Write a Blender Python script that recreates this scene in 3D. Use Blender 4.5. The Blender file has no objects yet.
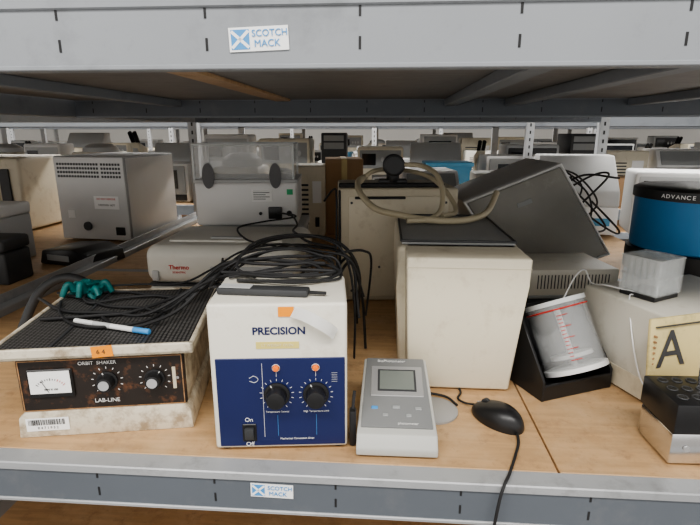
import bpy, bmesh, math, random
from mathutils import Vector, Matrix, Euler, noise
random.seed(31)
R=math.radians
COL=bpy.context.scene.collection

# ------------------------------------------------------------ materials
def mk(name,col,rough=.5,metal=0.,var=.08,scale=6.,emit=0.,alpha=1.,dirt=None,dirtamt=0.,dpos=.54):
    m=bpy.data.materials.new(name);m.use_nodes=True
    nt=m.node_tree;b=nt.nodes['Principled BSDF']
    b.inputs['Roughness'].default_value=rough;b.inputs['Metallic'].default_value=metal
    tc=nt.nodes.new('ShaderNodeTexCoord');nz=nt.nodes.new('ShaderNodeTexNoise')
    nz.inputs['Scale'].default_value=scale;nz.inputs['Detail'].default_value=5
    nt.links.new(tc.outputs['Object'],nz.inputs['Vector'])
    cr=nt.nodes.new('ShaderNodeValToRGB')
    cr.color_ramp.elements[0].position=.3;cr.color_ramp.elements[1].position=.7
    cr.color_ramp.elements[0].color=[max(0,c*(1-var)) for c in col]+[1]
    cr.color_ramp.elements[1].color=[min(1,c*(1+var)) for c in col]+[1]
    nt.links.new(nz.outputs['Fac'],cr.inputs['Fac'])
    out=cr.outputs['Color']
    if dirt:
        n2=nt.nodes.new('ShaderNodeTexNoise');n2.inputs['Scale'].default_value=scale*3.5;n2.inputs['Detail'].default_value=8;n2.inputs['Roughness'].default_value=.7
        nt.links.new(tc.outputs['Object'],n2.inputs['Vector'])
        c2=nt.nodes.new('ShaderNodeValToRGB');c2.color_ramp.elements[0].position=dpos;c2.color_ramp.elements[1].position=dpos+.17
        c2.color_ramp.elements[0].color=(0,0,0,1);c2.color_ramp.elements[1].color=(dirtamt,)*3+(1,)
        nt.links.new(n2.outputs['Fac'],c2.inputs['Fac'])
        mx=nt.nodes.new('ShaderNodeMixRGB');mx.inputs['Color2'].default_value=list(dirt)+[1]
        nt.links.new(c2.outputs['Color'],mx.inputs['Fac']);nt.links.new(out,mx.inputs['Color1']);out=mx.outputs['Color']
    nt.links.new(out,b.inputs['Base Color'])
    if alpha<1: b.inputs['Alpha'].default_value=alpha
    if emit: b.inputs['Emission Color'].default_value=list(col)+[1];b.inputs['Emission Strength'].default_value=emit
    return m
def plywood(name,base,dark,pale=None):
    m=bpy.data.materials.new(name);m.use_nodes=True
    nt=m.node_tree;b=nt.nodes['Principled BSDF'];b.inputs['Roughness'].default_value=.5
    tc=nt.nodes.new('ShaderNodeTexCoord');mp=nt.nodes.new('ShaderNodeMapping')
    mp.inputs['Scale'].default_value=(2,22,2)
    nt.links.new(tc.outputs['Object'],mp.inputs['Vector'])
    nz=nt.nodes.new('ShaderNodeTexNoise');nz.inputs['Scale'].default_value=3;nz.inputs['Detail'].default_value=8;nz.inputs['Distortion'].default_value=.6
    nt.links.new(mp.outputs['Vector'],nz.inputs['Vector'])
    cr=nt.nodes.new('ShaderNodeValToRGB');e=cr.color_ramp.elements
    e[0].position=.32;e[0].color=[c*.78 for c in base]+[1];e[1].position=.68;e[1].color=list(base)+[1]
    nt.links.new(nz.outputs['Fac'],cr.inputs['Fac'])
    cur=cr.outputs['Color']
    for sc,p,amt,colr in ((3.3,.48,.55,pale or base),(12,.52,.8,dark),(48,.57,.8,dark)):
        n2=nt.nodes.new('ShaderNodeTexNoise');n2.inputs['Scale'].default_value=sc;n2.inputs['Detail'].default_value=9;n2.inputs['Roughness'].default_value=.75
        nt.links.new(tc.outputs['Object'],n2.inputs['Vector'])
        c2=nt.nodes.new('ShaderNodeValToRGB');c2.color_ramp.elements[0].position=p;c2.color_ramp.elements[1].position=p+.18
        c2.color_ramp.elements[0].color=(0,0,0,1);c2.color_ramp.elements[1].color=(amt,amt,amt,1)
        nt.links.new(n2.outputs['Fac'],c2.inputs['Fac'])
        mx=nt.nodes.new('ShaderNodeMixRGB');mx.inputs['Color2'].default_value=list(colr)+[1]
        nt.links.new(c2.outputs['Color'],mx.inputs['Fac']);nt.links.new(cur,mx.inputs['Color1']);cur=mx.outputs['Color']
    nt.links.new(cur,b.inputs['Base Color'])
    return m
PLY=plywood('plywood',(.57,.365,.19),(.33,.20,.105),(.63,.46,.29))
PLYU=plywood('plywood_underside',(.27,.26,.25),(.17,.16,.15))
STEEL=mk('painted_grey_steel',(.24,.26,.285),.45,.0,.06,3,dirt=(.15,.16,.18),dirtamt=.5)
STEELL=mk('painted_light_grey_steel',(.28,.295,.315),.4,0,.06,3,dirt=(.19,.2,.21),dirtamt=.5)
STEELD=mk('painted_slate_steel',(.12,.135,.155),.5,0,.08,3,dirt=(.22,.22,.22),dirtamt=.3)
LIP=mk('scuffed_beam_lip',(.38,.39,.40),.35,.1,.1,5,dirt=(.2,.2,.2),dirtamt=.5)
GALV=mk('galvanised_steel',(.55,.56,.57),.4,.5,.1,8)
CREAM=mk('cream_enamel',(.74,.68,.54),.45,0,.05,4,dirt=(.42,.34,.22),dirtamt=.45)
CREAMD=mk('aged_cream_plastic',(.63,.57,.44),.5,0,.05,5,dirt=(.38,.31,.21),dirtamt=.4)
WHITE=mk('off_white_enamel',(.77,.74,.65),.4,0,.03,4,dirt=(.48,.4,.28),dirtamt=.45)
WARMG=mk('warm_grey_enamel',(.60,.575,.5),.45,0,.04,4,dirt=(.35,.3,.23),dirtamt=.4)
CASEG=mk('pale_case_plastic',(.74,.73,.67),.45,0,.03,4,dirt=(.48,.44,.36),dirtamt=.35)
GRIMY=mk('grimy_cream_enamel',(.68,.62,.5),.5,0,.06,7,dirt=(.26,.18,.1),dirtamt=.75,dpos=.47)
WHITEP=mk('white_plastic',(.8,.8,.79),.4,0,.02)
PAPER=mk('white_paper',(.93,.93,.92),.8,0,.01)
OLDP=mk('old_cream_paper',(.76,.69,.47),.8,0,.05)
LGREY=mk('light_grey_plastic',(.52,.53,.53),.45,0,.04)
MGREY=mk('mid_grey_plastic',(.33,.34,.34),.5,0,.06)
KEYG=mk('keypad_grey',(.21,.215,.215),.5,0,.05)
CONS=mk('console_grey',(.5,.5,.47),.45,0,.04,5,dirt=(.35,.33,.28),dirtamt=.4)
TAUPE=mk('grey_taupe_panel',(.30,.29,.26),.4,0,.15,4,dirt=(.42,.41,.38),dirtamt=.5,dpos=.58)
SILV=mk('brushed_silver',(.66,.66,.65),.42,.2,.05,4)
SILVD=mk('dark_silver',(.4,.4,.4),.4,.3,.05,4)
CHROME=mk('polished_metal',(.75,.75,.75),.2,1,.02)
BLACK=mk('black_plastic',(.015,.015,.016),.35,0,.2)
BLACKR=mk('black_rubber',(.018,.018,.019),.6,0,.3)
DGREY=mk('dark_grey_plastic',(.05,.052,.055),.5,0,.2)
NAVY=mk('navy_enamel',(.012,.02,.095),.35,0,.1)
BLUE=mk('blue_paint',(.025,.2,.45),.35,0,.08)
BLUEL=mk('blue_ink',(.08,.3,.62),.5,0,.05)
BLUEP=mk('light_blue_plastic',(.1,.34,.55),.4,0,.05)
TEAL=mk('teal_rubber',(.0,.12,.115),.5,0,.3,40)
RED=mk('red_plastic',(.6,.03,.02),.4,0,.05)
ORANGE=mk('orange_sticker',(.95,.33,.02),.6,0,.03)
AMBER=mk('amber_lens',(.85,.18,.02),.25,0,.03,emit=.3)
TAN=mk('tan_silicone_hose',(.50,.44,.31),.4,0,.08)
YEL=mk('yellowed_plastic',(.66,.55,.27),.5,0,.1,8,dirt=(.3,.25,.12),dirtamt=.5)
CARD=mk('cardboard',(.42,.27,.15),.8,0,.08)
PANEL=mk('worn_black_panel',(.024,.018,.015),.4,0,.2,8,dirt=(.26,.105,.045),dirtamt=.75,dpos=.53)
LCD=mk('lcd_glass',(.2,.22,.2),.25,0,.03)
SCREEN=mk('dark_screen',(.01,.012,.016),.12,0,.1)
ACR=mk('clear_acrylic',(.95,.97,.97),.05,0,0,alpha=.2)
ACRE=mk('acrylic_edge',(.9,.93,.93),.15,0,0,alpha=.6)
ACRT=mk('glassy_rib',(.88,.92,.92),.05,0,0,alpha=.26)
FROST=mk('cloudy_acrylic',(.84,.86,.86),.1,0,.02,alpha=.17)
GREEN=mk('green_sticker',(.05,.45,.2),.5)
CONC=mk('concrete_floor',(.3,.29,.28),.5,0,.1,2)
WALL=mk('painted_wall',(.42,.41,.39),.8,0,.03,1)
LABELC=mk('yellow_label',(.74,.62,.2),.6)
RUST=mk('rusty_edge',(.35,.2,.1),.7,0,.3,30,dirt=(.05,.03,.02),dirtamt=.8)
MAT=mk('black_mesh_mat',(.02,.02,.021),.55,0,.3,30)
def meshmat(m):
    nt=m.node_tree;b=nt.nodes['Principled BSDF']
    tc=nt.nodes.new('ShaderNodeTexCoord');ck=nt.nodes.new('ShaderNodeTexVoronoi');ck.inputs['Scale'].default_value=130
    ck.inputs['Randomness'].default_value=.1
    nt.links.new(tc.outputs['Object'],ck.inputs['Vector'])
    cr=nt.nodes.new('ShaderNodeValToRGB');cr.color_ramp.elements[0].color=(.12,.115,.11,1);cr.color_ramp.elements[1].color=(.008,.008,.008,1)
    cr.color_ramp.elements[0].position=.25;cr.color_ramp.elements[1].position=.5
    nt.links.new(ck.outputs['Distance'],cr.inputs['Fac']);nt.links.new(cr.outputs['Color'],b.inputs['Base Color'])
    bp=nt.nodes.new('ShaderNodeBump');bp.inputs['Strength'].default_value=.8;bp.inputs['Distance'].default_value=.002
    nt.links.new(ck.outputs['Distance'],bp.inputs['Height']);nt.links.new(bp.outputs['Normal'],b.inputs['Normal'])
meshmat(MAT)

# ------------------------------------------------------------ mesh builder
def smooth(pts,n=8):
    P=[Vector(p) for p in pts]
    if len(P)<3:return P
    out=[];Q=[2*P[0]-P[1]]+P+[2*P[-1]-P[-2]]
    for i in range(1,len(Q)-2):
        a,b,c,d=Q[i-1:i+3]
        for k in range(n):
            t=k/n
            out.append(.5*((2*b)+(c-a)*t+(2*a-5*b+4*c-d)*t*t+(3*b-a-3*c+d)*t**3))
    out.append(P[-1]);return out
class B:
    def __init__(s): s.bm=bmesh.new();s.m=[]
    def _add(s,t,mat,mtx=None):
        if mat not in s.m:s.m.append(mat)
        i=s.m.index(mat)
        if mtx is not None:bmesh.ops.transform(t,matrix=mtx,verts=t.verts)
        bmesh.ops.recalc_face_normals(t,faces=t.faces)
        for f in t.faces:f.material_index=i;f.smooth=True
        me=bpy.data.meshes.new('t');t.to_mesh(me);t.free();s.bm.from_mesh(me);bpy.data.meshes.remove(me);return s
    def box(s,c,d,mat,bev=0,seg=2,rot=(0,0,0),taper=1.):
        t=bmesh.new();bmesh.ops.create_cube(t,size=1)
        for v in t.verts:
            k=taper if v.co.z>0 else 1
            v.co=Vector((v.co.x*d[0]*k,v.co.y*d[1]*k,v.co.z*d[2]))
        if bev:bmesh.ops.bevel(t,geom=t.edges[:],offset=bev,segments=seg,affect='EDGES',profile=.5)
        return s._add(t,mat,Matrix.Translation(c)@Euler(rot).to_matrix().to_4x4())
    def b2(s,lo,hi,mat,bev=0,seg=2):
        return s.box([(a+b)/2 for a,b in zip(lo,hi)],[abs(b-a) for a,b in zip(lo,hi)],mat,bev,seg)
    def cyl(s,p0,p1,r,mat,r2=None,n=32,bev=0,caps=True):
        p0=Vector(p0);p1=Vector(p1);d=p1-p0;t=bmesh.new()
        bmesh.ops.create_cone(t,cap_ends=caps,segments=n,radius1=r,radius2=r if r2 is None else r2,depth=d.length)
        if bev:
            ed=[e for e in t.edges if abs(e.verts[0].co.z-e.verts[1].co.z)<1e-6]
            bmesh.ops.bevel(t,geom=ed,offset=bev,segments=2,affect='EDGES',profile=.5)
        return s._add(t,mat,Matrix.Translation((p0+p1)/2)@Vector((0,0,1)).rotation_difference(d).to_matrix().to_4x4())
    def prism(s,pts,ax,a0,a1,mat,bev=0,seg=2):
        t=bmesh.new()
        def co(p,a):
            return {'x':(a,p[0],p[1]),'y':(p[0],a,p[1]),'z':(p[0],p[1],a)}[ax]
        v0=[t.verts.new(co(p,a0)) for p in pts];v1=[t.verts.new(co(p,a1)) for p in pts]
        t.faces.new(v0);t.faces.new(v1[::-1]);n=len(pts)
        for i in range(n):t.faces.new([v0[i],v0[(i+1)%n],v1[(i+1)%n],v1[i]])
        if bev:bmesh.ops.bevel(t,geom=t.edges[:],offset=bev,segments=seg,affect='EDGES',profile=.5)
        return s._add(t,mat)
    def lathe(s,prof,c,mat,n=40,mtx=None):
        t=bmesh.new();rings=[]
        for r,z in prof:
            if r<1e-6:rings.append([t.verts.new((0,0,z))])
            else:rings.append([t.verts.new((r*math.cos(2*math.pi*i/n),r*math.sin(2*math.pi*i/n),z)) for i in range(n)])
        for a,b in zip(rings,rings[1:]):
            for i in range(n):
                j=(i+1)%n
                if len(a)==1 and len(b)==1:continue
                if len(a)==1:t.faces.new([a[0],b[i],b[j]])
                elif len(b)==1:t.faces.new([a[i],a[j],b[0]])
                else:t.faces.new([a[i],a[j],b[j],b[i]])
        M=Matrix.Translation(c)
        if mtx is not None:M=M@mtx
        return s._add(t,mat,M)
    def tube(s,pts,r,mat,n=10,sm=8,r2=None):
        P=smooth(pts,sm) if sm else [Vector(p) for p in pts]
        t=bmesh.new();rings=[];prev=None
        for i,p in enumerate(P):
            d=(P[min(i+1,len(P)-1)]-P[max(i-1,0)]).normalized()
            if prev is None:
                u=d.orthogonal().normalized()
            else:
                u=(prev-d*prev.dot(d)).normalized()
            prev=u;w=d.cross(u);q=r if r2 is None else r+(r2-r)*i/(len(P)-1)
            rings.append([t.verts.new(p+q*(math.cos(2*math.pi*k/n)*u+math.sin(2*math.pi*k/n)*w)) for k in range(n)])
        for a,b in zip(rings,rings[1:]):
            for k in range(n):t.faces.new([a[k],a[(k+1)%n],b[(k+1)%n],b[k]])
        t.faces.new(rings[0]);t.faces.new(rings[-1])
        return s._add(t,mat)
    def blob(s,c,r,sc,mat,amp=.25,fr=30):
        t=bmesh.new();bmesh.ops.create_icosphere(t,subdivisions=4,radius=1)
        for v in t.verts:
            k=1+amp*noise.noise(Vector(v.co)*fr*r+Vector(c)*7)
            v.co=Vector((v.co.x*r*sc[0]*k,v.co.y*r*sc[1]*k,v.co.z*r*sc[2]*k))
        return s._add(t,mat,Matrix.Translation(c))
    def torus(s,c,R_,r,mat,ax='z',n=32):
        pts=[]
        for i in range(n+1):
            a=2*math.pi*i/n;x,y=R_*math.cos(a),R_*math.sin(a)
            pts.append({'z':(c[0]+x,c[1]+y,c[2]),'y':(c[0]+x,c[1],c[2]+y),'x':(c[0],c[1]+x,c[2]+y)}[ax])
        return s.tube(pts,r,mat,8,0)
    def warp(s,f):
        for v in s.bm.verts:v.co=Vector(f(v.co))
        return s
    def out(s,name,parent=None,label=None,ang=32,**kw):
        me=bpy.data.meshes.new(name);s.bm.to_mesh(me);s.bm.free()
        for m in s.m:me.materials.append(m)
        me.set_sharp_from_angle(angle=R(ang))
        o=bpy.data.objects.new(name,me);COL.objects.link(o)
        if parent:o.parent=parent
        if label:o['label']=label
        for k,v in kw.items():o[k]=v
        return o
def thing(name,label,cat,loc,rot=0,group=None):
    e=bpy.data.objects.new(name,None);e.empty_display_size=.05;COL.objects.link(e)
    e.location=loc;e.rotation_euler=(0,0,R(rot));e['label']=label;e['category']=cat
    if group:e['group']=group
    return e
def solo(b,name,label,cat,loc=(0,0,0),rot=0,group=None):
    o=b.out(name);o.location=loc;o.rotation_euler=(0,0,R(rot));o['label']=label;o['category']=cat
    if group:o['group']=group
    return o
def text(parent,s,size,loc,mat,rot=(90,0,0),name='lettering',ext=.0003,align='CENTER',bold=0,sx=1.):
    cu=bpy.data.curves.new('tx','FONT');cu.body=s;cu.size=size;cu.align_x=align;cu.align_y='CENTER';cu.extrude=ext;cu.offset=bold
    cu.resolution_u=4
    o=bpy.data.objects.new('tx',cu);COL.objects.link(o)
    bpy.context.view_layer.update()
    dg=bpy.context.evaluated_depsgraph_get()
    me=bpy.data.meshes.new_from_object(o.evaluated_get(dg));bpy.data.objects.remove(o)
    me.transform(Matrix.Translation(loc)@Euler([R(a) for a in rot]).to_matrix().to_4x4()@Matrix.Diagonal((sx,1,1,1)))
    me.materials.clear();me.materials.append(mat)
    t=bpy.data.objects.new(name,me);COL.objects.link(t);t.parent=parent
    return t
def clone(T,loc,rot=0,sc=(1,1,1),group=None):
    n=T.copy();COL.objects.link(n);n.location=loc;n.rotation_euler=(0,0,R(rot));n.scale=sc
    if group:n['group']=group
    for c in T.children:
        k=c.copy();COL.objects.link(k);k.parent=n
        for g in c.children:
            q=g.copy();COL.objects.link(q);q.parent=k
    return n

# ------------------------------------------------------------ setting
def struct(b,name):
    o=b.out(name);o['kind']='structure';return o
struct(B().b2((-12,-4,-.95),(12,16,-.9),CONC),'floor')
struct(B().b2((-12,-1,3.0),(12,16,3.05),WALL),'ceiling')
struct(B().b2((-12,16,-.9),(12,16.1,3.0),WALL),'wall_back')

# ------------------------------------------------------------ near rack (turned 4.1 degrees to the camera)
YAW=-4.1
rack=thing('storage_rack','grey steel storage rack with plywood shelf decks','storage rack',(0,0,0),YAW)
def beam(z0,z1,y,face,x0=-1.17,x1=1.23,d=.035,slots=True,lip=True,front=True,off=.07,lipm=None):
    b=B();s=-1 if front else 1
    b.b2((x0,y,z0),(x1,y-s*d,z1),face,.002,1)
    lipm=lipm or STEELL
    if lip:
        b.b2((x0,y+s*.004,z1-.015),(x1,y-s*d,z1+.001),lipm,.002,1)
        b.b2((x0,y+s*.003,z0-.001),(x1,y-s*.01,z0+.006),lipm,.0015,1)
    if slots:
        h=z1-z0
        x=x0+off
        while x<x1:
            for k in (.34,.78):
                b.b2((x-.0016,y+s*.0008,z0+h*k-.008),(x+.0016,y,z0+h*k+.008),BLACKR)
            x+=.205
    return b.out('shelf_beam',rack)
beam(-.078,0,.712,STEELD,lipm=LIP)
beam(.631,.722,.712,STEELL,off=.107)
for y,fr in ((1.90,True),(3.12,True)):
    beam(-.078,-.001,y,STEEL,front=fr)
    beam(.598,.672,y,STEELD,front=fr,lipm=STEEL)
for (x0,x1) in ((-1.165,.294),(.2975,1.23)):
    B().b2((x0,.748,-.016),(x1,1.9,0),PLY,.0015,1).out('shelf_deck',rack)
    B().b2((x0,1.936,-.016),(x1,3.12,0),PLY,.0015,1).out('shelf_deck',rack)
B().b2((-1.165,.748,.66),(1.23,1.9,.674),PLYU,.001,1).out('shelf_deck',rack)
B().b2((-1.165,1.936,.66),(1.23,3.12,.674),PLYU,.001,1).out('shelf_deck',rack)
for x in (-.78,.22,.43,.85):
    for y0,y1 in ((.75,1.9),(1.94,3.12)):
        B().b2((x-.02,y0,.636),(x+.02,y1,.66),STEEL,.002,1).out('support_bar',rack)
B().b2((-.40,.76,.652),(-.345,1.86,.6595),PLY,.001,1).out('deck_batten',rack)
def post(parent,x,y,z0=-.9,z1=2.2,w=.05,holes=True):
    b=B()
    b.b2((x-w/2,y-.002,z0),(x+w/2,y+.002,z1),LIP)
    b.b2((x-w/2-.002,y-.002,z0),(x-w/2+.002,y+.04,z1),LIP)
    b.b2((x+w/2-.002,y-.002,z0),(x+w/2+.002,y+.04,z1),LIP)
    if holes:
        z=z0+.03
        while z<min(z1,.9):
            b.b2((x-.005,y-.0035,z),(x+.005,y-.001,z+.022),BLACKR);z+=.05
    return b.out('upright_post',parent)
for x in (-1.2,1.26):
    for y in (.715,3.14):post(rack,x,y)
B().b2((-1.225,.76,-.06),(-1.17,3.12,.022),LIP,.003,1).b2((-1.213,.76,.022),(-1.207,3.12,.05),LIP,.001,1).out('side_rail',rack)
B().b2((-1.215,.76,.6),(-1.17,3.12,.67),STEEL,.003,1).out('side_rail',rack)
def sticker(x,y,z,w,h,rot):
    b=B().box((0,0,0),(w,.0006,h),PAPER)
    s=h*.82
    b.box((-w/2+s*.62,-.0006,0),(s,.0006,s),BLUEL)
    for a in (42,-42):b.box((-w/2+s*.62,-.001,0),(s*1.25,.0006,s*.16),PAPER,rot=(0,R(a),0))
    o=b.out('sticker',rack,'white rack maker sticker with blue saltire flag');o.location=(x,y,z);o.rotation_euler=(0,R(rot),0)
    text(o,'SCOTCH',h*.40,(w*.19,-.0012,h*.22),BLUEL)
    text(o,'MACK',h*.42,(w*.14,-.0012,-h*.2),BLUEL)
sticker(-.172,.7105,.668,.08,.03,-2)
sticker(-.182,.7105,-.033,.072,.026,1)
bay=thing('storage_rack','grey steel rack bay with plywood deck beside the lab shelf','storage rack',(0,0,0),YAW)
B().b2((-3.5,.748,-.016),(-1.24,3.1,0),PLY,.001,1).out('shelf_deck',bay)
B().b2((-3.5,.748,.66),(-1.24,3.1,.674),PLYU,.001,1).out('shelf_deck',bay)
for z0,z1,m in ((-.078,0,STEELD),(.6,.7,STEELL)):
    for y in (.712,3.105):B().b2((-3.5,y,z0),(-1.24,y+.03,z1),m,.002,1).out('shelf_beam',bay)
B().b2((-1.165,.74,-.62),(1.23,1.9,-.6),PLY).out('shelf_deck',rack)
B().b2((-1.17,.712,-.68),(1.23,.74,-.6),STEELD).out('shelf_beam',rack)

# ------------------------------------------------------------ orbit shaker
def knob(parent,x,y,z,r,body=BLACK,cap=None,d=.022,rot=0,skirt=1.25):
    b=B().cyl((0,0,0),(0,-.004,0),r*skirt,body,n=36,bev=.001)
    b.cyl((0,-.004,0),(0,-d,0),r,body,r2=r*.88,n=14,bev=.001)
    if cap:b.cyl((0,-d,0),(0,-d-.0012,0),r*.62,cap,n=28)
    b.box((0,-.0045,r*1.05),(r*.1,.0015,r*.3),WHITEP)
    o=b.out('knob',parent);o.location=(x,y,z);o.rotation_euler=(0,R(rot),0);return o
sh=thing('orbital_shaker','grimy cream orbital lab shaker with worn black control panel','lab shaker',(-.453,.8425,0),6.5)
b=B()
b.prism([(-.158,0),(.155,0),(.152,.04),(.143,.052),(-.143,.052),(-.155,.04)],'y',-.004,.32,GRIMY,.003)
b.b2((-.148,.008,.05),(.146,.31,.158),GRIMY,.004)
b.out('body',sh)
for x in (-.13,.13):
    B().cyl((x,.03,-.0),(x,.03,.004),.012,BLACKR,n=16).out('foot',sh)
B().b2((-.146,-.001,.052),(.146,.01,.153),PANEL,.002,1).out('control_panel',sh)
b=B()
for z in (.0535,.1515):b.b2((-.142,-.0022,z-.0009),(.142,-.001,z+.0009),RUST)
for x in (-.142,.142):b.b2((x-.0009,-.0022,.0535),(x+.0009,-.001,.1515),RUST)
b.out('panel_border',sh)
b=B().b2((-.128,-.006,.080),(-.05,-.001,.136),BLACK,.002,1)
b.b2((-.124,-.0075,.090),(-.054,-.006,.133),PAPER)
for i in range(13):
    a=R(140-100*i/12);c=Vector((-.088,-.008,.088))
    b.box(c+Vector((.03*math.cos(a),0,.03*math.sin(a))),(.0009,.0006,.005 if i%3==0 else .003),RED if i>8 else BLACK,rot=(0,math.pi/2-a,0))
b.box((-.098,-.0082,.104),(.0008,.0006,.026),BLACK,rot=(0,R(-25),0))
b.out('meter',sh)
text(sh,'RPM X 100',.005,(-.088,-.008,.098),BLACK)
knob(sh,.008,-.001,.107,.015,cap=GALV,rot=-20);knob(sh,.092,-.001,.107,.015,cap=GALV,rot=35)
for cx in (.008,.092):
    b=B()
    for i in range(11):
        a=R(225-270*i/10);b.box((cx+.026*math.cos(a),-.0018,.107+.026*math.sin(a)),(.0012,.0008,.004),WHITEP,rot=(0,math.pi/2-a,0))
    b.out('dial_scale',sh)
B().cyl((.133,-.001,.107),(.133,-.004,.107),.003,CHROME,n=12).b2((.124,-.003,.085),(.130,-.001,.128),CREAMD).out('toggle_switch',sh)
text(sh,'ORBIT  SHAKER',.0095,(-.006,-.0025,.1435),WHITEP)
text(sh,'LAB-LINE',.011,(.004,-.0025,.068),WHITEP)
b=B().box((-.105,-.0052,.027),(.075,.0006,.026),PAPER)
x=-.138
while x<-.075:
    w=random.choice((.0006,.0012,.0018));b.b2((x,-.006,.026),(x+w,-.0053,.037),BLACK);x+=w+random.choice((.0008,.0016))
b.out('barcode_label',sh);text(sh,'0 4 7 1 9 5 2',.007,(-.105,-.0056,.02),BLACK)
pl=B()
pl.b2((-.182,-.018,.16),(.168,.33,.168),GRIMY,.002,1)
for a,c in (((-.182,-.018,.16),(.168,-.01,.181)),((-.182,.322,.16),(.168,.33,.181)),((-.182,-.018,.16),(-.174,.33,.181)),((.16,-.018,.16),(.168,.33,.181))):
    pl.b2(a,c,GRIMY,.002,1)
pl.out('platform',sh)
B().b2((-.173,-.009,.168),(.159,.321,.178),MAT).out('mesh_mat',sh)
for x in (-.08,.08):B().b2((x-.003,-.008,.178),(x+.003,.32,.1815),DGREY,.0008,1).out('clamp_rail',sh)
B().cyl((0,.15,.05),(0,.15,.162),.03,SILVD).out('drive_shaft',sh)
B().box((.012,-.0195,.1725),(.036,.0008,.021),ORANGE,rot=(0,R(-4),0)).out('orange_sticker',sh);text(sh,'6 4',.012,(.01,-.0202,.172),DGREY)
mk_=B().cyl((-.545,.94,.186),(-.41,.893,.186),.0052,WHITEP,n=16,bev=.001).cyl((-.41,.893,.186),(-.375,.882,.186),.0058,BLUEL,n=16,bev=.002).cyl((-.50,.9244,.186),(-.46,.9104,.186),.0054,LGREY,n=16)
solo(mk_,'marker_pen','slim white marker pen with blue cap on mesh platform','marker pen')
gx,gy=-.605,1.115
g=B().blob((gx,gy,.198),.036,(1.1,.7,.5),TEAL,.6,70)
for dx,dy,h in ((-.05,-.02,.0),(-.04,-.04,.01),(-.0,-.045,.012),(.04,-.035,.0),(.055,.0,.008)):
    p=Vector((gx+dx*.5,gy+dy*.4,.196));q=Vector((gx+dx,gy+dy,.190))
    g.tube([p,(p+q)/2+Vector((0,0,.012+h)),q],.009,TEAL,12,8,.006)
solo(g,'rubber_glove','crumpled dark teal rubber glove among cables','glove')

# ------------------------------------------------------------ white/navy box
pr=thing('convection_oven','white enamel bench oven with navy control panel','lab oven',(-.1196,.785,0),2.2)
B().b2((-.117,0,.006),(.115,.165,.276),WHITE,.006,3).out('body',pr)
for x in (-.1,.1):
    for y in (.02,.145):B().cyl((x,y,0),(x,y,.008),.01,BLACKR,n=16).out('foot',pr)
B().b2((-.108,-.002,.012),(.111,.004,.179),NAVY,.001,1).out('control_panel',pr)
text(pr,'PRECISION',.0182,(.001,-.0008,.2275),NAVY,bold=.0005,sx=1.0)
B().b2((-.038,-.0012,.1965),(.034,.001,.2085),LABELC).out('rating_label',pr);text(pr,'LT WEIGHT OVEN',.0065,(-.002,-.0016,.2025),OLDP)
for x in (-.006,.061):
    B().cyl((x,-.001,.162),(x,-.008,.162),.005,AMBER,n=18,bev=.001).torus((x,-.003,.162),.0062,.0012,CHROME,'y').out('indicator_lamp',pr)
for x in (-.006,.061):knob(pr,x,-.002,.112,.0175,d=.026,rot=random.uniform(-60,60),skirt=1.28)
b=B()
for x in (-.006,.061):
    for i in range(15):
        a=R(235-290*i/14);b.box((x+.0275*math.cos(a),-.0026,.112+.0275*math.sin(a)),(.0008,.0006,.004),WHITEP,rot=(0,math.pi/2-a,0))
    b.b2((x-.0003,-.0026,.145),(x+.0003,-.002,.155),WHITEP)
    b.b2((x-.0003,-.0026,.032),(x+.0003,-.002,.072),BLUEL)
b.b2((-.03,-.0026,.03),(-.0294,-.002,.17),WHITEP)
for i in range(5):b.box((.093,-.0026,.135+i*.004),(.01,.0006,.0005),LGREY)
b.tube([(-.052,-.0022,.143),(-.044,-.0022,.147),(-.037,-.0022,.141),(-.043,-.0022,.135),(-.052,-.0022,.138)],.0006,LGREY)
b.out('panel_graphics',pr)
B().b2((-.068,-.004,.022),(-.044,.0,.056),BLACK,.001,1).box((-.056,-.006,.039),(.016,.008,.022),DGREY,.0015,rot=(R(8),0,0)).out('power_switch',pr)
text(pr,'On',.011,(-.056,-.0028,.064),WHITEP);text(pr,'Off',.011,(-.056,-.0028,.0165),WHITEP)
text(pr,'Temperature Control',.0045,(-.006,-.0028,.079),WHITEP);text(pr,'High Temperature Limit',.0045,(.061,-.0028,.079),WHITEP)
text(pr,'Mechanical Convection Oven',.005,(.027,-.0028,.026),WHITEP)
B().box((.014,-.0015,.262),(.026,.001,.017),ORANGE).out('orange_sticker',pr)
t=B();P=smooth([(.026,-.004,.264),(.044,-.014,.262),(.066,-.022,.253),(.085,-.018,.239),(.096,-.006,.224)],6)
tb=bmesh.new();rows=[(tb.verts.new(p+Vector((.004,.002,.007))),tb.verts.new(p-Vector((.005,.004,.009)))) for p in P]
for a,c in zip(rows,rows[1:]):tb.faces.new([a[0],a[1],c[1],c[0]])
bmesh.ops.solidify(tb,geom=tb.faces[:],thickness=.0006)
t._add(tb,PAPER);t.out('paper_tag',pr)
tool=thing('flat_hand_device','dark flat handheld device lying on the white enamel top','hand tool',(-.14,.83,.2765),-6)
B().b2((-.09,-.012,0),(.07,.016,.013),DGREY,.004,2).out('body',tool)
B().b2((-.085,-.010,.0132),(-.03,.012,.0142),LGREY).out('label_plate',tool)
B().cyl((.07,.002,.006),(.1,.0,.006),.003,BLACKR,n=10).out('lead',tool)

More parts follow.
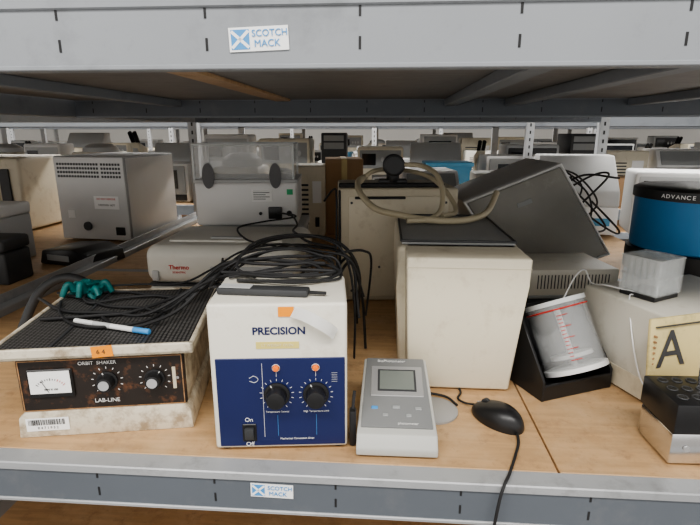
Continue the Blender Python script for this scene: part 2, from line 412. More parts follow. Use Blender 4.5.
# ------------------------------------------------------------ console
cs=thing('photometer_console','small silver-grey wedge console with large grey LCD','lab instrument',(.081,.7605,0),-3.5)
W=.067
wf=lambda c:(c.x*(1.06-.6*c.y),c.y,c.z)
B().prism([(0,.004),(.2,.004),(.2,.094),(.014,.038),(0,.018)],'x',-W,W,CONS,.003,3).warp(wf).out('body',cs)
sl=math.atan2(.056,.186)
def slp(y):return .038+(y-.014)*math.tan(sl)
B().box((0,.112,slp(.112)+.0018),(.122,.178,.004),KEYG,.0015,2,rot=(sl,0,0)).warp(wf).out('keypad_plate',cs)
B().box((.002,.134,slp(.134)+.0042),(.100,.080,.003),SILVD,.001,1,rot=(sl,0,0)).box((.002,.134,slp(.134)+.006),(.074,.058,.001),DGREY,rot=(sl,0,0)).box((.002,.134,slp(.134)+.0066),(.066,.050,.001),LCD,rot=(sl,0,0)).out('lcd_display',cs)
for (x,y,w,m) in ((-.04,.068,.012,BLUEL),(.0,.070,.014,MGREY),(.04,.068,.012,MGREY),(-.02,.052,.010,MGREY),(.022,.052,.010,MGREY)):
    B().box((x,y,slp(y)+.0045),(w,.007,.0025),m,.001,1,rot=(sl,0,0)).out('button',cs)
text(cs,'BioPhotometer',.009,(-.008,.187,slp(.187)+.0046),WHITEP,rot=(math.degrees(sl),0,0))
text(cs,'photometer',.0075,(.02,.034,slp(.034)+.0046),WHITEP,rot=(math.degrees(sl),0,0))
B().b2((-.05,.2,.03),(-.02,.212,.05),BLACK,.001,1).out('connector',cs)
solo(B().lathe([(0,0),(.05,0),(.05,.004),(.045,.006),(0,.006)],(0,0,0),SILVD),'metal_disc','flat grey metal disc lying on the plywood','metal disc',(.168,.915,.0005))

# ------------------------------------------------------------ cream tall box
cb=thing('gel_imager_cabinet','tall wide cream instrument cabinet, slightly tapered','lab instrument',(.243,1.0,0),-4)
B().prism([(-.118,.003),(.102,.003),(.126,.24),(.130,.298),(-.126,.298)],'y',0,.26,CREAM,.006,3).out('body',cb)
B().prism([(-.136,.003),(.106,.003),(.128,.24),(.131,.298),(-.144,.298),(-.144,.2)],'y',.1,.5,CREAM,.012,4).out('rear_housing',cb)
B().b2((-.1255,-.0008,.276),(.128,.002,.2775),CREAMD).out('seam',cb)
fp=thing('flat_grey_tray','thin dark grey flat tray lying on the cream cabinet','tray',(.243,1.0,.2985),-4)
B().b2((-.134,.12,0),(.122,.49,.008),MGREY,.002,1).out('plate',fp)
B().tube([(-.134,.12,.009),(.122,.12,.009),(.122,.49,.009),(-.134,.49,.009),(-.134,.12,.009)],.003,DGREY,sm=0).out('rim',fp)

wc=thing('white_cabinet','beige steel instrument cabinet with black edge strips','lab instrument',(.155,1.6,0),2)
B().b2((-.19,0,.003),(.19,.3,.375),CREAMD,.008,3).out('body',wc)
B().b2((-.16,-.004,.02),(.16,.001,.35),CREAM,.004,2).out('front_door',wc)
B().b2((-.192,-.004,.01),(-.184,.002,.37),BLACKR,.002,1).out('edge_strip',wc)
B().b2((-.14,-.012,.342),(.02,-.003,.35),BLACKR,.002,1).out('door_handle',wc)
B().b2((-.19,.02,.375),(.15,.05,.388),BLACKR,.004,2).out('top_handle',wc)
for x,z in ((-.15,.33),(.15,.33),(-.15,.04),(-.06,.12),(.0,.2)):B().cyl((x,-.003,z),(x,-.006,z),.004,DGREY,n=12).out('screw',wc)

hs=thing('vacuum_hose','tan silicone hose with black gauge draped over the cabinets','hose',(0,0,0))
b=B().tube([(.05,1.62,.41),(.025,1.56,.40),(.03,1.48,.375),(.07,1.41,.34),(.13,1.36,.33),(.2,1.33,.322),(.28,1.32,.32),(.35,1.36,.324),(.40,1.44,.335),(.44,1.52,.37)],.0092,TAN,12)
b.tube([(.16,1.58,.45),(.215,1.56,.448),(.25,1.5,.43),(.262,1.44,.39),(.25,1.38,.34),(.21,1.33,.323),(.15,1.32,.32)],.0075,TAN,12)
b.tube([(.03,1.6,.392),(.07,1.62,.425),(.13,1.66,.43),(.2,1.62,.425),(.25,1.56,.41),(.29,1.5,.37),(.3,1.42,.33),(.25,1.36,.325)],.007,TAN,12)
b.out('tubing',hs)
b=B().cyl((.135,1.60,.448),(.135,1.57,.448),.034,BLACK,n=32,bev=.004).cyl((.135,1.57,.448),(.135,1.567,.448),.026,DGREY,n=28).cyl((.135,1.61,.395),(.135,1.61,.43),.02,BLACK,n=20,bev=.003).b2((.09,1.595,.389),(.18,1.64,.403),BLACK,.004)
b.out('gauge',hs)

# ------------------------------------------------------------ mouse
ms=thing('computer_mouse','black wired computer mouse on the plywood','computer mouse',(.288,.88,0),37)
t=bmesh.new();bmesh.ops.create_uvsphere(t,u_segments=32,v_segments=20,radius=1)
for v in t.verts:
    x,y,z=v.co
    sx=.033*(1-.12*y*y)*(abs(x)**.85/(abs(x)+1e-9) if abs(x)>1e-6 else 1)
    v.co=Vector((x*sx,y*.057,max(z,-.12)*(.034-.008*y)+.005))
b=B();b._add(t,BLACK);b.out('body',ms,ang=60)
B().tube([(0,.05,.019),(0,.03,.0295),(0,.01,.0345),(0,0,.0355)],.0009,LGREY).out('button_seam',ms)
B().cyl((-.004,.028,.027),(.004,.028,.027),.009,DGREY,n=20).out('scroll_wheel',ms)
B().tube([(0,.05,.012),(-.005,.075,.006),(-.0,.1,.004),(.03,.12,.004),(.06,.19,.004),(.03,.26,.004)],.0022,BLACKR).out('cable',ms)

def cable(parent,pts,r=.0045,m=BLACKR,nm='power_cord',low=False):
    Mi=(Matrix.Translation(parent.location)@parent.rotation_euler.to_matrix().to_4x4()).inverted()
    if low:pts=[(x,y,z if z<.29 else .29+(z-.29)*.5) for x,y,z in pts]
    return B().tube([Mi@Vector(p) for p in pts],r,m).out(nm,parent)
hc=thing('hanging_cable','thin black cable hanging over the shelf edge','cable',(.27,.75,0))
cable(hc,[(.312,.83,.004),(.304,.80,.004),(.285,.76,.004),(.262,.715,.006),(.246,.69,.002),(.237,.683,-.03),(.230,.683,-.12),(.229,.683,-.25),(.231,.683,-.4)],.0026,nm='wire')

# ------------------------------------------------------------ cylinder in black cradle
cr_=thing('cradle_stand','black angled cradle stand holding the clear cylinder','stand',(.488,.985,0),20)
b=B().b2((-.09,-.0,.0),(.09,.13,.01),BLACK,.002,1)
b.b2((-.09,-.004,.0),(.09,.004,.035),BLACK,.002,1)
b.b2((-.09,.122,.0),(.09,.13,.17),BLACK,.002,1)
b.out('base',cr_)
for x,hh in ((-.094,.195),(.088,.17)):
    B().prism([(-.004,0),(.132,0),(.132,hh),(.112,hh+.002),(-.004,.045)],'x',x,x+.006,BLACK,.001,1).out('side_plate',cr_)
ja=thing('clear_cylinder','clear acrylic cylinder with red line near rim and pale end cap','acrylic jar',(.500,1.018,.040))
ja.rotation_euler=(R(-25),R(-16),0)
B().lathe([(.0,.008),(.062,.008),(.065,.012),(.065,.155),(.062,.155),(.062,.012),(0,.012)],(0,0,0),FROST).out('jar',ja)
B().lathe([(0,0),(.068,0),(.068,.010),(.06,.012),(0,.012)],(0,0,0),WHITEP).out('base_cap',ja)
B().lathe([(.060,.148),(.067,.148),(.067,.158),(.060,.158),(.060,.148)],(0,0,0),ACRE).out('rim',ja)
B().torus((0,0,.138),.0658,.0016,RED,'z').out('red_trim',ja)
b=B();rr=.0657
for i in range(13):
    z=.028+i*.008
    b.tube([(rr*math.cos(R(a)),rr*math.sin(R(a)),z) for a in range(-110,-98 if i%3 else -86,4)],.0008,RED,5,0)
b.out('graduation_marks',ja)
B().cyl((0,0,.012),(0,0,.14),.007,LGREY,n=24).cyl((0,0,.03),(0,0,.038),.045,LGREY,n=32).out('stirring_shaft',ja)
tt=thing('loop_tubing','thin white tubing looping from the clear cylinder','tubing',(.56,1.12,.2))
cable(tt,[(.49,1.1,.18),(.52,1.12,.225),(.55,1.14,.235),(.575,1.15,.2),(.585,1.1,.21),(.62,1.05,.21)],.0017,WHITEP,'tube')

# ------------------------------------------------------------ vented white box on dark shade base
ub=thing('dark_shade_base','low dark grey base added as the shade under the vented white box','power supply',(.662,1.44,0),3)
B().b2((-.13,0,.0),(.13,.2,.066),DGREY,.004,2).out('body',ub)  # added dark box, its colour stands in for shade below the vented box
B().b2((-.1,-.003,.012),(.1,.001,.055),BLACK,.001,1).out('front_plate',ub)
vb=thing('vented_power_supply','flat off-white vented power supply unit','power supply',(.664,1.435,.0665),3)
B().b2((-.135,0,.001),(.135,.21,.088),WHITE,.004,2).out('body',vb)
b=B()
for i in range(22):b.b2((-.11+i*.0102,-.001,.03),(-.1072+i*.0102,.001,.072),DGREY)
b.out('vent_slots',vb)
B().b2((-.136,-.003,.0),(.136,.002,.01),MGREY,.002,1).out('base_trim',vb)

# ------------------------------------------------------------ tilted grey housing
tm=thing('tilted_reader_housing','large silver-grey instrument housing tipped diagonally, scuffed dark panel','lab instrument',(0,1.74,0),0)
pts=[(.60,.005),(.925,.125),(.715,.448),(.385,.315)]
B().prism(pts,'y',0,.34,SILV,.010,3).out('body',tm)
c=Vector((.656,.223));ins=[((p[0]-c.x)*.93+c.x,(p[1]-c.y)*.93+c.y) for p in pts]
B().prism(ins,'y',-.008,.002,TAUPE,.004,2).out('front_panel',tm)
ins2=[((p[0]-c.x)*.965+c.x,(p[1]-c.y)*.965+c.y) for p in pts]
b=B();P3=[Vector((p[0],-.003,p[1])) for p in ins2]
b.tube(P3+[P3[0]],.006,WHITEP,8,0);b.out('rim',tm)
B().box((.6,-.01,.31),(.05,.003,.016),MGREY,rot=(0,R(-22),0)).out('badge',tm)

# ------------------------------------------------------------ right machine
mc=thing('chart_recorder','warm grey bench machine with worn yellow front panel','lab instrument',(.618,.925,0),16.5)
B().b2((0,0,.004),(.32,.225,.2),WARMG,.006,3).out('body',mc)
B().b2((-.002,.02,.004),(.0,.2,.05),CREAMD,.001,1).out('side_trim',mc)
b=B().box((.07,-.018,.138),(.25,.008,.135),YEL,.003,2,rot=(R(-6),0,0))
for i in range(8):b.cyl((-.046,-.018,.095+i*.011),(-.046,-.0245,.095+i*.011),.0022,RUST,n=10)
b.out('front_plate',mc)
text(mc,'A',.105,(-.004,-.0235,.140),DGREY,rot=(84,0,0),ext=.0002)
B().b2((-.045,-.0215,.189),(.18,-.0175,.1905),DGREY).out('panel_line',mc)

gl=thing('acrylic_tube_rack','clear glassy ribbed tube rack on the grey machine','tube rack',(.657,1.06,.2005),28)
B().b2((-.042,-.04,0),(.042,.04,.010),BLACK,.001,1).out('tray',gl)
b=B()
for i in range(6):
    for j in range(6):
        if 0<i<5 and 0<j<5:continue
        x=-.036+i*.0144;y=-.036+j*.0144
        b.lathe([(.0,.012),(.0065,.012),(.0065,.088),(0,.088)],(x,y,0),ACRT,8)
b.out('ribs',gl)
B().b2((-.044,-.044,.010),(.044,.044,.09),ACR,.002,1).b2((-.044,-.044,.048),(.044,.044,.050),ACRT).b2((-.044,-.044,.087),(.044,.044,.09),ACRT).out('frame',gl)
cable(mc,[(.62,1.05,.205),(.6,1.03,.2),(.592,.98,.12),(.598,.95,.06),(.605,.93,.04)],.0015,WHITEP,'thin_wire')

# ------------------------------------------------------------ dry bath
db=thing('dry_bath_block','black tube heating block on polished metal base','heating block',(.608,.740,0),-2)
B().b2((-.07,0,.004),(.07,.1,.061),CHROME,.003,2).out('base',db)
b=B().b2((-.072,-.004,.062),(.072,.104,.117),BLACK,.004,2)
for i in range(5):
    for j in range(3):
        b.torus((-.05+i*.025,.022+j*.03,.1175),.008,.0012,DGREY,'z',16);b.cyl((-.05+i*.025,.022+j*.03,.1172),(-.05+i*.025,.022+j*.03,.1178),.0075,BLACKR,n=16)
b.out('heating_block',db)
B().lathe([(0,.113),(.007,.113),(.0075,.131),(.0085,.135),(.0085,.14),(0,.141)],(.05,.082,0),LGREY,16).out('sample_tube',db)
B().cyl((.0,.06,.113),(-.004,.062,.2),.0022,CHROME,n=10).cyl((-.004,.062,.18),(-.005,.063,.205),.003,WHITEP,n=10).out('thermometer',db)
for x in (-.045,.045):B().cyl((x,-.001,.035),(x,-.004,.035),.005,SILVD,n=16).out('screw',db)

# ------------------------------------------------------------ blue drum
dr=thing('blue_lab_drum','mid-blue cylindrical lab drum with black bands','lab drum',(.975,1.42,0))
r=.155
B().lathe([(0,.002),(r,.002),(r,.155),(r-.004,.16)],(0,0,0),BLUEP,64).out('lower_body',dr)
B().lathe([(r-.01,.155),(r+.006,.16),(r+.006,.225),(r-.01,.23)],(0,0,0),BLACK,64).out('band',dr)
B().lathe([(r-.006,.228),(r-.002,.232),(r-.002,.37),(r-.006,.372)],(0,0,0),BLUE,64).out('upper_body',dr)
B().lathe([(r-.01,.367),(r+.004,.37),(r+.004,.395),(r-.01,.402),(r-.05,.405),(0,.405)],(0,0,0),BLACK,64).out('lid',dr)
for i,ch in enumerate('ADVANCE'):
    a=R(208+i*4.3)
    x,y=(r+.0045)*math.cos(a),(r+.0045)*math.sin(a)
    text(dr,ch,.0145,(x,y,.3825),WHITEP,rot=(90,0,math.degrees(a)+90),bold=.0002)

# ------------------------------------------------------------ left group
ov=thing('lab_oven','silver box oven with perforated vents and white label','lab oven',(-1.1,2.5,0),-12)
B().b2((-.4,0,.01),(0,.44,.43),SILVD,.006,2).out('body',ov)
B().b2((-.398,-.004,.012),(-.004,.0,.425),SILV,.002,1).out('back_panel',ov)
B().b2((0,.01,.02),(.003,.43,.42),SILV,.001,1).out('side_panel',ov)
for x0,n in ((-.38,15),(-.13,7)):
    b=B()
    for i in range(n):
        for j in range(4):b.b2((x0+i*.016,-.0055,.325+j*.02),(x0+.0105+i*.016,-.003,.336+j*.02),DGREY)
    b.out('vent_grid',ov)
B().b2((-.19,-.0055,.17),(-.05,-.004,.235),PAPER).out('rating_label',ov)
B().b2((-.35,-.0055,.12),(-.31,-.004,.16),PAPER).out('rating_label',ov)
text(ov,'DO NOT REMOVE',.013,(-.12,-.006,.22),RED);text(ov,'CAUTION  HOT',.013,(-.12,-.006,.19),BLACK)
B().cyl((-.24,-.004,.08),(-.24,-.014,.08),.022,DGREY,n=24).b2((-.08,-.012,.04),(-.03,-.004,.08),BLACK,.002,1).out('power_inlet',ov)

bx=thing('storage_box','plain grey storage box under the balance','box',(-.37,1.86,0),0)
B().b2((-.19,0,0),(.19,.3,.19),MGREY,.004).out('body',bx)
B().b2((-.195,-.004,.17),(.195,.304,.2),LGREY,.004).out('lid',bx)
SB=mk('bright_silver_enamel',(.74,.74,.73),.4,.1,.03,4)
HG=mk('hinge_grey',(.13,.13,.135),.5,0,.1)
bl=thing('analytical_balance','bright silver analytical balance with clear lid and oval hinges','lab balance',(-.385,1.88,.2005),2)
B().b2((-.19,0,.003),(.19,.26,.168),SB,.012,3).out('body',bl)
B().b2((-.192,-.002,.163),(.192,.262,.176),LGREY,.004,2).out('top_plate',bl)
x0,x1,y0,y1,z0,z1=-.19,.175,.01,.25,.176,.302
b=B().b2((x0,y0,z0),(x1,y0+.004,z1),ACR).b2((x0,y1,z0),(x1,y1+.004,z1),ACR).b2((x0,y0,z0),(x0+.004,y1,z1),ACR).b2((x1,y0,z0),(x1+.004,y1,z1),ACR).b2((x0,y0,z1),(x1,y1,z1+.004),ACR)
b.out('clear_lid',bl)
b=B()
for p,q in (((x0,y0,z0),(x0,y0,z1)),((x1,y0,z0),(x1,y0,z1)),((x0,y0,z1),(x1,y0,z1)),((x0,y1,z1),(x1,y1,z1)),((x0,y0,z1),(x0,y1,z1)),((x1,y0,z1),(x1,y1,z1)),((x0,y1,z0),(x0,y1,z1)),((x1,y1,z0),(x1,y1,z1))):
    b.cyl(p,q,.004,ACRE,n=8)
b.out('lid_frame',bl)
for x in (-.135,.11):
    B().lathe([(.0,0),(.022,0),(.022,.008),(0,.008)],(x,-.001,.19),HG,32,Matrix.Rotation(R(90),4,'X')@Matrix.Diagonal((1,2.1,1,1))).out('oval_hinge',bl)
lb=B().b2((.02,-.003,.095),(.095,0,.14),PAPER)
for i in range(4):lb.b2((.026,-.0036,.103+i*.008),(.026+.045+.015*(i%2),-.003,.1052+i*.008),DGREY)
lb.out('rating_label',bl)
B().b2((.15,-.003,.12),(.172,0,.14),GREEN).out('green_sticker',bl)
B().b2((.08,-.012,.03),(.13,0,.075),BLACK,.003,2).out('power_inlet',bl)
B().cyl((.157,0,.05),(.157,-.006,.05),.010,BLACK,n=16).out('socket',bl)
B().cyl((.05,0,.05),(.05,-.006,.05),.006,BLACK,n=16).out('socket',bl)

th=thing('instrument_case','wide off-white plastic case with moulded rounded lid','carrying case',(-.372,1.40,0),-3)
B().b2((-.222,0,.0),(.222,.34,.112),CASEG,.02,4).out('case_body',th)
B().b2((-.225,-.004,.116),(.225,.344,.232),CASEG,.036,7).out('lid',th)
B().b2((-.218,.004,.111),(.218,.316,.117),DGREY).out('seam',th)
B().b2((-.03,-.008,.130),(.18,.003,.175),LGREY,.006,2).out('front_recess',th)
B().tube([(.01,-.008,.135),(.015,-.02,.15),(.115,-.02,.15),(.12,-.008,.135)],.006,DGREY).out('handle',th)
for x in (-.19,.2):B().b2((x-.01,-.010,.13),(x+.01,.002,.16),LGREY,.003).out('latch',th)
text(th,'Thermo',.018,(-.12,-.0052,.170),RED,bold=.0003);text(th,'SCIENTIFIC',.008,(-.12,-.0052,.155),RED)
B().prism([(-.17,.06),(.17,.06),(.14,.27),(-.14,.27)],'z',.229,.238,CASEG,.004,2).out('top_moulding',th)
B().b2((-.05,.08,.238),(.05,.1,.242),LGREY,.001,1).out('top_slot',th)

dd=thing('handheld_device','black handheld lab device lying on deck','lab instrument',(-1.2,2.05,0),-20)
B().prism([(-.14,0),(.14,0),(.13,.05),(.05,.075),(-.12,.06)],'y',0,.2,BLACK,.008,2).out('body',dd)
B().b2((-.09,-.003,.02),(.03,.001,.045),MGREY,.001,1).out('display',dd)
dk=thing('dark_toolbox','dark grey plastic toolbox beside the side rail','toolbox',(-1.36,1.78,0),-4)
B().b2((-.14,0,0),(.11,.14,.12),DGREY,.01,3).out('body',dk)
B().b2((-.143,-.003,.122),(.113,.143,.17),DGREY,.012,3).out('lid',dk)
B().b2((-.03,-.012,.09),(.03,0,.14),BLACK,.002,1).out('latch',dk)
ht=thing('bench_heater','light grey bench heater with pale top','lab instrument',(-1.58,2.05,0),-4)
B().b2((-.2,0,0),(.14,.2,.2),LGREY,.01,3).out('body',ht);B().b2((-.2,-.01,.2),(.145,.2,.25),WHITEP,.01,3).out('top_cover',ht)
c2=thing('cream_incubator','cream enamelled incubator with dark control panel','incubator',(-2.05,2.8,0),-6)
B().b2((-.3,0,.01),(.26,.4,.41),CREAM,.02,4).out('body',c2);B().b2((-.27,-.01,.05),(.12,.0,.4),CREAMD,.01,3).out('door',c2);B().b2((.14,-.012,.15),(.2,0,.35),DGREY,.003,1).out('control_panel',c2)
b=B().tube([(-.66,1.33,.02),(-.69,1.31,.13),(-.76,1.3,.17),(-.83,1.28,.13),(-.88,1.25,.02)],.012,DGREY,14)
solo(b,'corrugated_hose','dark flexible hose behind the shaker','hose')

# ------------------------------------------------------------ cords
cable(th,[(-.36,1.385,.2),(-.33,1.25,.21),(-.3,1.12,.24),(-.24,1.0,.29),(-.18,.96,.305),(-.12,.955,.305),(-.07,.96,.3),(-.03,.98,.24),(-.03,1.0,.1)],.0034,low=True)
L=[(sh,[(-.7,1.08,.185),(-.6,1.0,.185),(-.5,.99,.185),(-.42,.98,.185),(-.33,1.01,.23),(-.26,1.0,.285),(-.18,.98,.315),(-.1,.99,.32),(-.04,1.0,.3),(-.03,1.05,.2),(-.03,1.08,.1)],.0034),
(sh,[(-.64,1.06,.185),(-.6,.985,.185),(-.54,.925,.185),(-.47,.91,.185),(-.4,.95,.185),(-.38,1.04,.19),(-.3,1.08,.24),(-.22,1.04,.31),(-.14,1.03,.335),(-.07,1.03,.32),(-.03,1.06,.25),(-.04,1.1,.12)],.003),
(sh,[(-.68,1.12,.185),(-.6,1.08,.185),(-.52,1.03,.185),(-.45,1.02,.185),(-.38,.99,.19),(-.3,.97,.25),(-.22,.93,.285),(-.14,.91,.285),(-.06,.93,.287)],.003),
(sh,[(-.36,1.06,.185),(-.42,1.1,.185),(-.5,1.09,.185),(-.57,1.05,.185),(-.6,1.1,.19),(-.53,1.13,.185),(-.44,1.1,.185),(-.37,1.08,.19),(-.3,1.1,.22),(-.22,1.12,.27),(-.15,1.13,.3),(-.08,1.1,.31),(.0,1.06,.28),(.02,1.05,.15)],.003),
(sh,[(-.6,1.12,.2),(-.5,1.14,.2),(-.4,1.15,.2),(-.33,1.17,.23),(-.25,1.14,.28),(-.15,1.08,.33),(-.07,1.02,.33),(-.0,1.0,.3),(.03,1.05,.2)],.0025),
(sh,[(-.5,.96,.185),(-.43,.9,.185),(-.35,.95,.2),(-.29,1.0,.25),(-.2,1.08,.33),(-.1,1.12,.35),(-.02,1.08,.33),(.02,1.1,.24),(.02,1.2,.1)],.0038),
(sh,[(-.62,.95,.185),(-.52,.97,.185),(-.45,1.0,.185),(-.36,1.1,.2),(-.28,1.06,.26),(-.2,1.0,.3),(-.12,.97,.31),(-.05,.97,.3)],.0038),
(pr,[(-.25,.95,.283),(-.17,.93,.286),(-.08,.92,.284),(-.03,.94,.286),(-.05,.945,.288),(-.13,.94,.29),(-.2,.93,.285)],.0034),
(pr,[(-.18,.92,.281),(-.22,.95,.3),(-.2,1.02,.36),(-.13,1.06,.38),(-.06,1.05,.37),(-.01,1.02,.31),(.01,1.05,.18),(.01,1.1,.03)],.0026),
(pr,[(-.21,.9,.281),(-.16,.89,.283),(-.1,.88,.283),(-.05,.9,.282),(-.02,.94,.286),(-.05,.98,.29),(-.1,1.0,.28)],.003),
(pr,[(-.24,.86,.281),(-.26,.9,.27),(-.25,.97,.285),(-.19,.99,.33),(-.12,1.0,.345),(-.06,.98,.33),(-.02,.97,.29),(-.01,1.0,.15)],.0024),
(pr,[(-.2,.90,.281),(-.1,.90,.281),(-.03,.905,.281),(-.02,.95,.28),(-.06,1.0,.31),(-.15,1.0,.31),(-.22,.98,.3),(-.27,1.0,.24),(-.3,1.05,.2)],.0024),
(pr,[(-.23,.92,.281),(-.15,.95,.29),(-.08,.98,.31),(-.02,1.02,.32),(.03,1.08,.3),(.05,1.15,.25),(.04,1.2,.1)],.0028)]
for p,q,w in L:cable(p,q,w,low=True)
cable(bl,[(-.27,1.87,.25),(-.24,1.82,.26),(-.2,1.75,.26),(-.17,1.6,.26),(-.16,1.4,.28),(-.13,1.2,.31),(-.09,1.1,.31),(-.03,1.05,.31)],.003)
cable(bl,[(-.22,1.87,.25),(-.2,1.8,.25),(-.3,1.7,.25),(-.36,1.6,.248),(-.3,1.45,.24),(-.2,1.35,.24),(-.25,1.2,.25),(-.3,1.1,.23),(-.36,1.05,.19)],.003)
cable(wc,[(-.08,1.56,.34),(-.05,1.52,.38),(-.04,1.5,.36),(-.04,1.45,.2),(-.03,1.4,.05)],.003)
cable(wc,[(-.2,1.3,.0),(-.12,1.2,.06),(-.04,1.12,.2),(.0,1.15,.25),(.03,1.2,.15),(.04,1.2,.01)],.0035)
cable(wc,[(-.17,1.1,.02),(-.08,1.15,.14),(-.02,1.2,.24),(.01,1.3,.2),(.02,1.35,.02)],.0035)
cable(cs,[(.045,.965,.04),(.05,.985,.02),(.07,.985,.006),(.14,.98,.008),(.2,.965,.006),(.22,.93,.005)],.0025)
solo(B().b2((-.007,.795,0),(.005,.815,.07),BLACK,.004,2).cyl((-.001,.805,.07),(.002,.815,.10),.003,BLACKR,n=10),'power_plug','short black plug standing between the white unit and the console','plug',(.006,0,.001))
ct=thing('cable_tangle','loose tangle of black cables on the rear deck','cables',(1.1,2.1,0))
for k in range(4):
    pts=[(.98+.14*math.sin(k*2+i*1.3)+.03*k,2.15+.05*i,.1+.14*(1+math.sin(i*1.1+k))) for i in range(8)]
    cable(ct,pts,.0045,nm='cable')

# ------------------------------------------------------------ generic instruments for rear decks and far racks
def g_instr(lab,body,panel,nm):
    T=thing(nm,lab,'lab instrument',(0,0,-5))
    B().b2((-.2,0,.01),(.2,.35,.3),body,.015,3).out('body',T)
    B().b2((-.18,-.006,.17),(.18,0,.28),panel,.003,1).b2((-.16,-.009,.19),(-.04,-.006,.26),SCREEN).out('control_panel',T)
    for x in (.02,.07,.12):B().cyl((x,-.006,.225),(x,-.02,.225),.014,LGREY,n=16).out('knob',T)
    return T
def g_vent(lab,body):
    T=thing('vented_instrument',lab,'lab instrument',(0,0,-5))
    B().b2((-.2,0,.01),(.2,.35,.3),body,.01,2).out('body',T)
    b=B()
    for i in range(9):b.b2((-.15,-.003,.06+i*.02),(.0,.0,.068+i*.02),DGREY)
    b.out('vent_slots',T)
    B().b2((.05,-.004,.15),(.16,0,.24),PAPER).out('rating_label',T);B().b2((.08,-.006,.05),(.13,0,.09),BLACK).out('power_inlet',T);return T
def g_tower():
    T=thing('computer_tower','dark computer tower with drive bays','computer',(0,0,-5))
    B().b2((-.1,0,.01),(.1,.4,.4),DGREY,.008,2).out('body',T)
    B().b2((-.08,-.006,.3),(.08,0,.34),MGREY,.002,1).out('drive_bay',T);B().b2((-.08,-.006,.35),(.08,0,.385),MGREY,.002,1).out('drive_bay',T);B().cyl((0,0,.22),(0,-.006,.22),.012,CHROME,n=16).out('button',T);return T
def g_monitor(c,lab):
    T=thing('computer_monitor',lab,'monitor',(0,0,-5))
    B().b2((-.24,0,.1),(.24,.05,.42),c,.008,2).out('housing',T);B().b2((-.22,-.003,.12),(.22,.001,.4),SCREEN).out('screen',T)
    B().b2((-.03,.03,.02),(.03,.06,.2),c,.004,1).b2((-.12,-.05,0),(.12,.15,.02),c,.008,2).out('stand',T);return T
def g_card():
    T=thing('cardboard_box','brown cardboard box with tape','box',(0,0,-5))
    B().b2((-.2,0,0),(.2,.3,.28),CARD,.003,1).out('carton',T);B().b2((-.03,-.001,.18),(.03,.3,.2815),YEL).out('packing_tape',T);return T
def g_print():
    T=thing('printer','light grey desktop printer with paper tray','printer',(0,0,-5))
    B().prism([(0,.01),(.38,.01),(.38,.26),(.1,.26),(0,.16)],'x',-.21,.21,WHITEP,.012,2).out('body',T)
    B().b2((-.16,-.08,.06),(.16,.02,.07),LGREY,.002,1).b2((-.17,-.003,.07),(.17,.004,.13),DGREY).out('paper_tray',T)
    B().box((.0,.05,.215),(.36,.1,.006),MGREY,.002,1,rot=(R(45),0,0)).out('control_panel',T);return T
def g_cent():
    T=thing('centrifuge','rounded white centrifuge with grey lid','centrifuge',(0,0,-5))
    B().b2((-.19,0,.01),(.19,.4,.24),WHITE,.03,4).out('body',T);B().lathe([(0,0),(.16,0),(.155,.03),(.1,.05),(0,.055)],(0,.22,.235),LGREY).out('lid',T)
    B().b2((-.15,-.005,.08),(.15,.003,.15),BLUE,.002,1).b2((.02,-.007,.09),(.12,-.004,.14),SCREEN).out('control_panel',T);return T
def g_scope():
    T=thing('microscope','cream lab microscope with black stage','microscope',(0,0,-5))
    B().b2((-.1,0,0),(.1,.25,.05),CREAM,.015,3).out('base',T)
    B().prism([(.16,.05),(.24,.05),(.24,.3),(.06,.34),(.06,.28),(.15,.24)],'x',-.04,.04,CREAM,.01,2).out('arm',T)
    B().b2((-.08,.02,.13),(.08,.17,.15),BLACK,.003,1).out('stage',T)
    B().cyl((0,.08,.3),(0,.08,.18),.03,LGREY,n=16).cyl((.02,.1,.32),(.02,.03,.40),.018,BLACK,n=14).cyl((-.02,.1,.32),(-.02,.03,.40),.018,BLACK,n=14).out('optics',T);return T
def g_pump():
    T=thing('shelf_oven','dark-fronted silver lab oven with window','lab oven',(0,0,-5))
    B().b2((-.22,0,.01),(.22,.4,.38),SILV,.01,2).out('body',T);B().b2((-.2,-.02,.09),(.2,0,.36),MGREY,.006,2).b2((-.14,-.024,.14),(.14,-.02,.32),SCREEN).out('door',T)
    B().b2((-.2,-.008,.02),(.2,0,.08),BLACK,.002,1).out('control_panel',T);return T
def g_chair():
    T=thing('shaking_incubator','white incubator with sloped blue-grey hood','incubator',(0,0,-5))
    B().b2((-.25,0,.01),(.25,.4,.16),WHITEP,.01,2).out('base',T)
    B().prism([(0,.16),(.4,.16),(.4,.42),(.22,.42),(.02,.24)],'x',-.25,.25,LGREY,.012,3).out('hood',T)
    B().b2((-.2,-.006,.05),(-.05,0,.12),DGREY,.002,1).b2((.02,-.006,.06),(.2,0,.1),BLUEP).out('control_panel',T);return T
def g_bin(m,lab):
    T=thing('storage_bin',lab,'bin',(0,0,-5))
    B().box((0,.15,.1),(.3,.3,.2),m,.008,2,taper=1.12).out('tub',T);B().box((0,.15,.205),(.36,.36,.02),m,.005,2).out('rim',T);return T
G=[g_instr('cream benchtop instrument with grey control panel',CREAM,MGREY,'benchtop_instrument'),
   g_instr('white benchtop instrument with grey control panel',WHITEP,LGREY,'benchtop_instrument'),
   g_instr('grey benchtop instrument with black control panel',LGREY,BLACK,'benchtop_instrument'),
   g_tower(),g_monitor(BLACK,'black flat computer monitor on stand'),g_monitor(LGREY,'light grey computer monitor on stand'),
   g_card(),g_print(),g_cent(),g_bin(BLUEP,'blue plastic storage bin'),g_bin(LGREY,'grey plastic storage bin'),
   g_vent('cream vented laboratory instrument with label',CREAM),g_vent('pale grey vented laboratory instrument with label',CASEG),g_scope(),g_pump(),g_chair()]
WGT=[3,3,3,.7,.4,.6,1,3,4,1.2,1.5,2.5,2.5,2.5,2,4]
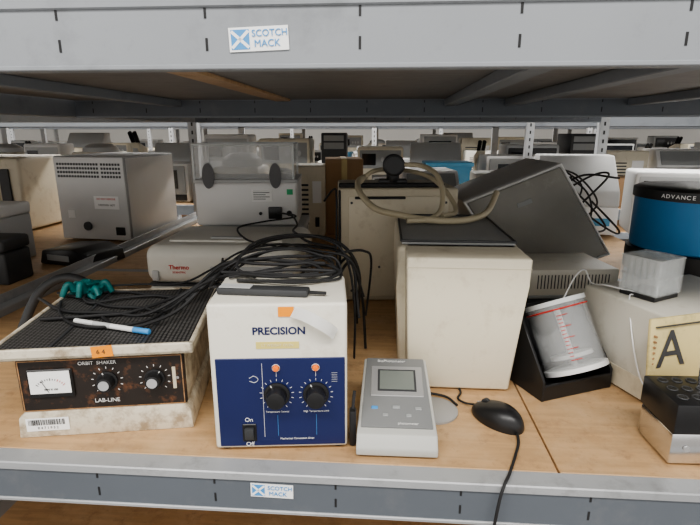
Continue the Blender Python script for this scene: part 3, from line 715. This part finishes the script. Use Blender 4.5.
GR='equipment on the rear racks'
clone(G[11],(-.215,2.62,0),0,(.42,.8,1.25),GR)
clone(G[6],(-.03,2.72,0),3,(.5,.8,1.45),GR)
clone(G[7],(.42,2.55,0),4,(.7,.9,1.35),GR)
clone(G[12],(.78,2.5,0),-6,(.8,.7,1.15),GR)
clone(G[15],(1.22,2.68,0),-12,(.8,.9,1.0),GR)
clone(G[1],(1.68,2.6,0),-18,(1,.8,1.15),GR)
clone(G[7],(1.40,1.95,0),-12,(.8,.7,1.1),GR)
clone(G[8],(-.62,2.75,0),-4,(.7,.7,1.5),GR)
def far_rack(y,xa,xb,s0,s1):
    T=thing('storage_rack','distant grey steel storage rack with plywood decks','storage rack',(0,0,0),YAW,'distant storage racks')
    for z in (-.6,0,.655):
        B().b2((xa,y,z-.075),(xb,y+.03,z),STEEL,.002,1).out('shelf_beam',T)
        B().b2((xa,y+.03,z-.02),(xb,y+1.15,z),PLY if z<.1 else PLYU).out('shelf_deck',T)
        B().b2((xa,y+1.15,z-.075),(xb,y+1.18,z),STEELD).out('shelf_beam',T)
    x=xa+.65
    while x<xb:
        post(T,x,y-.01,z1=2.1);post(T,x,y+1.17,z1=2.1,holes=False);x+=2.4
    rz=R(YAW)
    for row,dy in enumerate((.08,.62)):
        xs=xa+.2+row*.2
        while xs<xb-.3:
            g=random.choices(G,WGT)[0];w=.52 if g in (G[4],G[5],G[15]) else (.26 if g is G[3] or g is G[13] else .44)
            s=random.uniform(s0,s1);X=xs+w*s/2;Y=y+dy+random.uniform(0,.06)
            wx=X*math.cos(rz)-Y*math.sin(rz);wy=X*math.sin(rz)+Y*math.cos(rz)
            zs=s*(random.uniform(.7,1.15) if row==0 else random.uniform(1.3,1.8))
            if g in (G[3],G[4],G[5],G[13],G[15]):zs=s*(1.05 if row==0 else 1.25)
            if g in(G[9],G[10]):zs=s*1.5
            zs=min(zs,.56/.42) if g in(G[3],G[4],G[5],G[13],G[15],G[14]) else min(zs,.56/.3)
            clone(g,(wx,wy,.001),YAW+random.uniform(-3,3),(s,.8*s,zs),GR)
            xs+=w*s+random.uniform(.02,.05)
far_rack(3.75,-4.45,3.6,.75,1.15);far_rack(6.0,-5.6,5.6,.7,1.05);far_rack(8.4,-7,7.5,.7,1.05)
for T in G:
    for c in list(T.children):bpy.data.objects.remove(c)
    bpy.data.objects.remove(T)

# ------------------------------------------------------------ lights
def area(loc,rot,sx,sy,e,col=(1,.975,.94)):
    l=bpy.data.lights.new('fluorescent_light','AREA');l.shape='RECTANGLE';l.size=sx;l.size_y=sy;l.energy=e;l.color=col
    o=bpy.data.objects.new('fluorescent_light',l);COL.objects.link(o);o.location=loc;o.rotation_euler=[R(a) for a in rot]
area((-.3,-.9,2.5),(22,0,0),4,.5,105)
area((0,3.42,2.7),(0,0,0),8,.3,300)
area((0,5.4,2.7),(0,0,0),12,.4,420)
area((0,7.8,2.7),(0,0,0),14,.5,450)
area((0,12.5,2.7),(0,0,0),16,.8,220)
w=bpy.data.worlds.new('w');bpy.context.scene.world=w;w.use_nodes=True
w.node_tree.nodes['Background'].inputs[0].default_value=(1,.975,.94,1);w.node_tree.nodes['Background'].inputs[1].default_value=1.15
try:bpy.context.scene.view_settings.look='AgX - Medium High Contrast'
except Exception:pass

# ------------------------------------------------------------ camera
cd=bpy.data.cameras.new('camera');cam=bpy.data.objects.new('camera',cd);COL.objects.link(cam)
cam.location=(0,0,.55);cam.rotation_euler=(R(90-14.6),0,0);cd.sensor_width=36;cd.lens=505/700*36
cd.clip_start=.02
bpy.context.scene.camera=cam
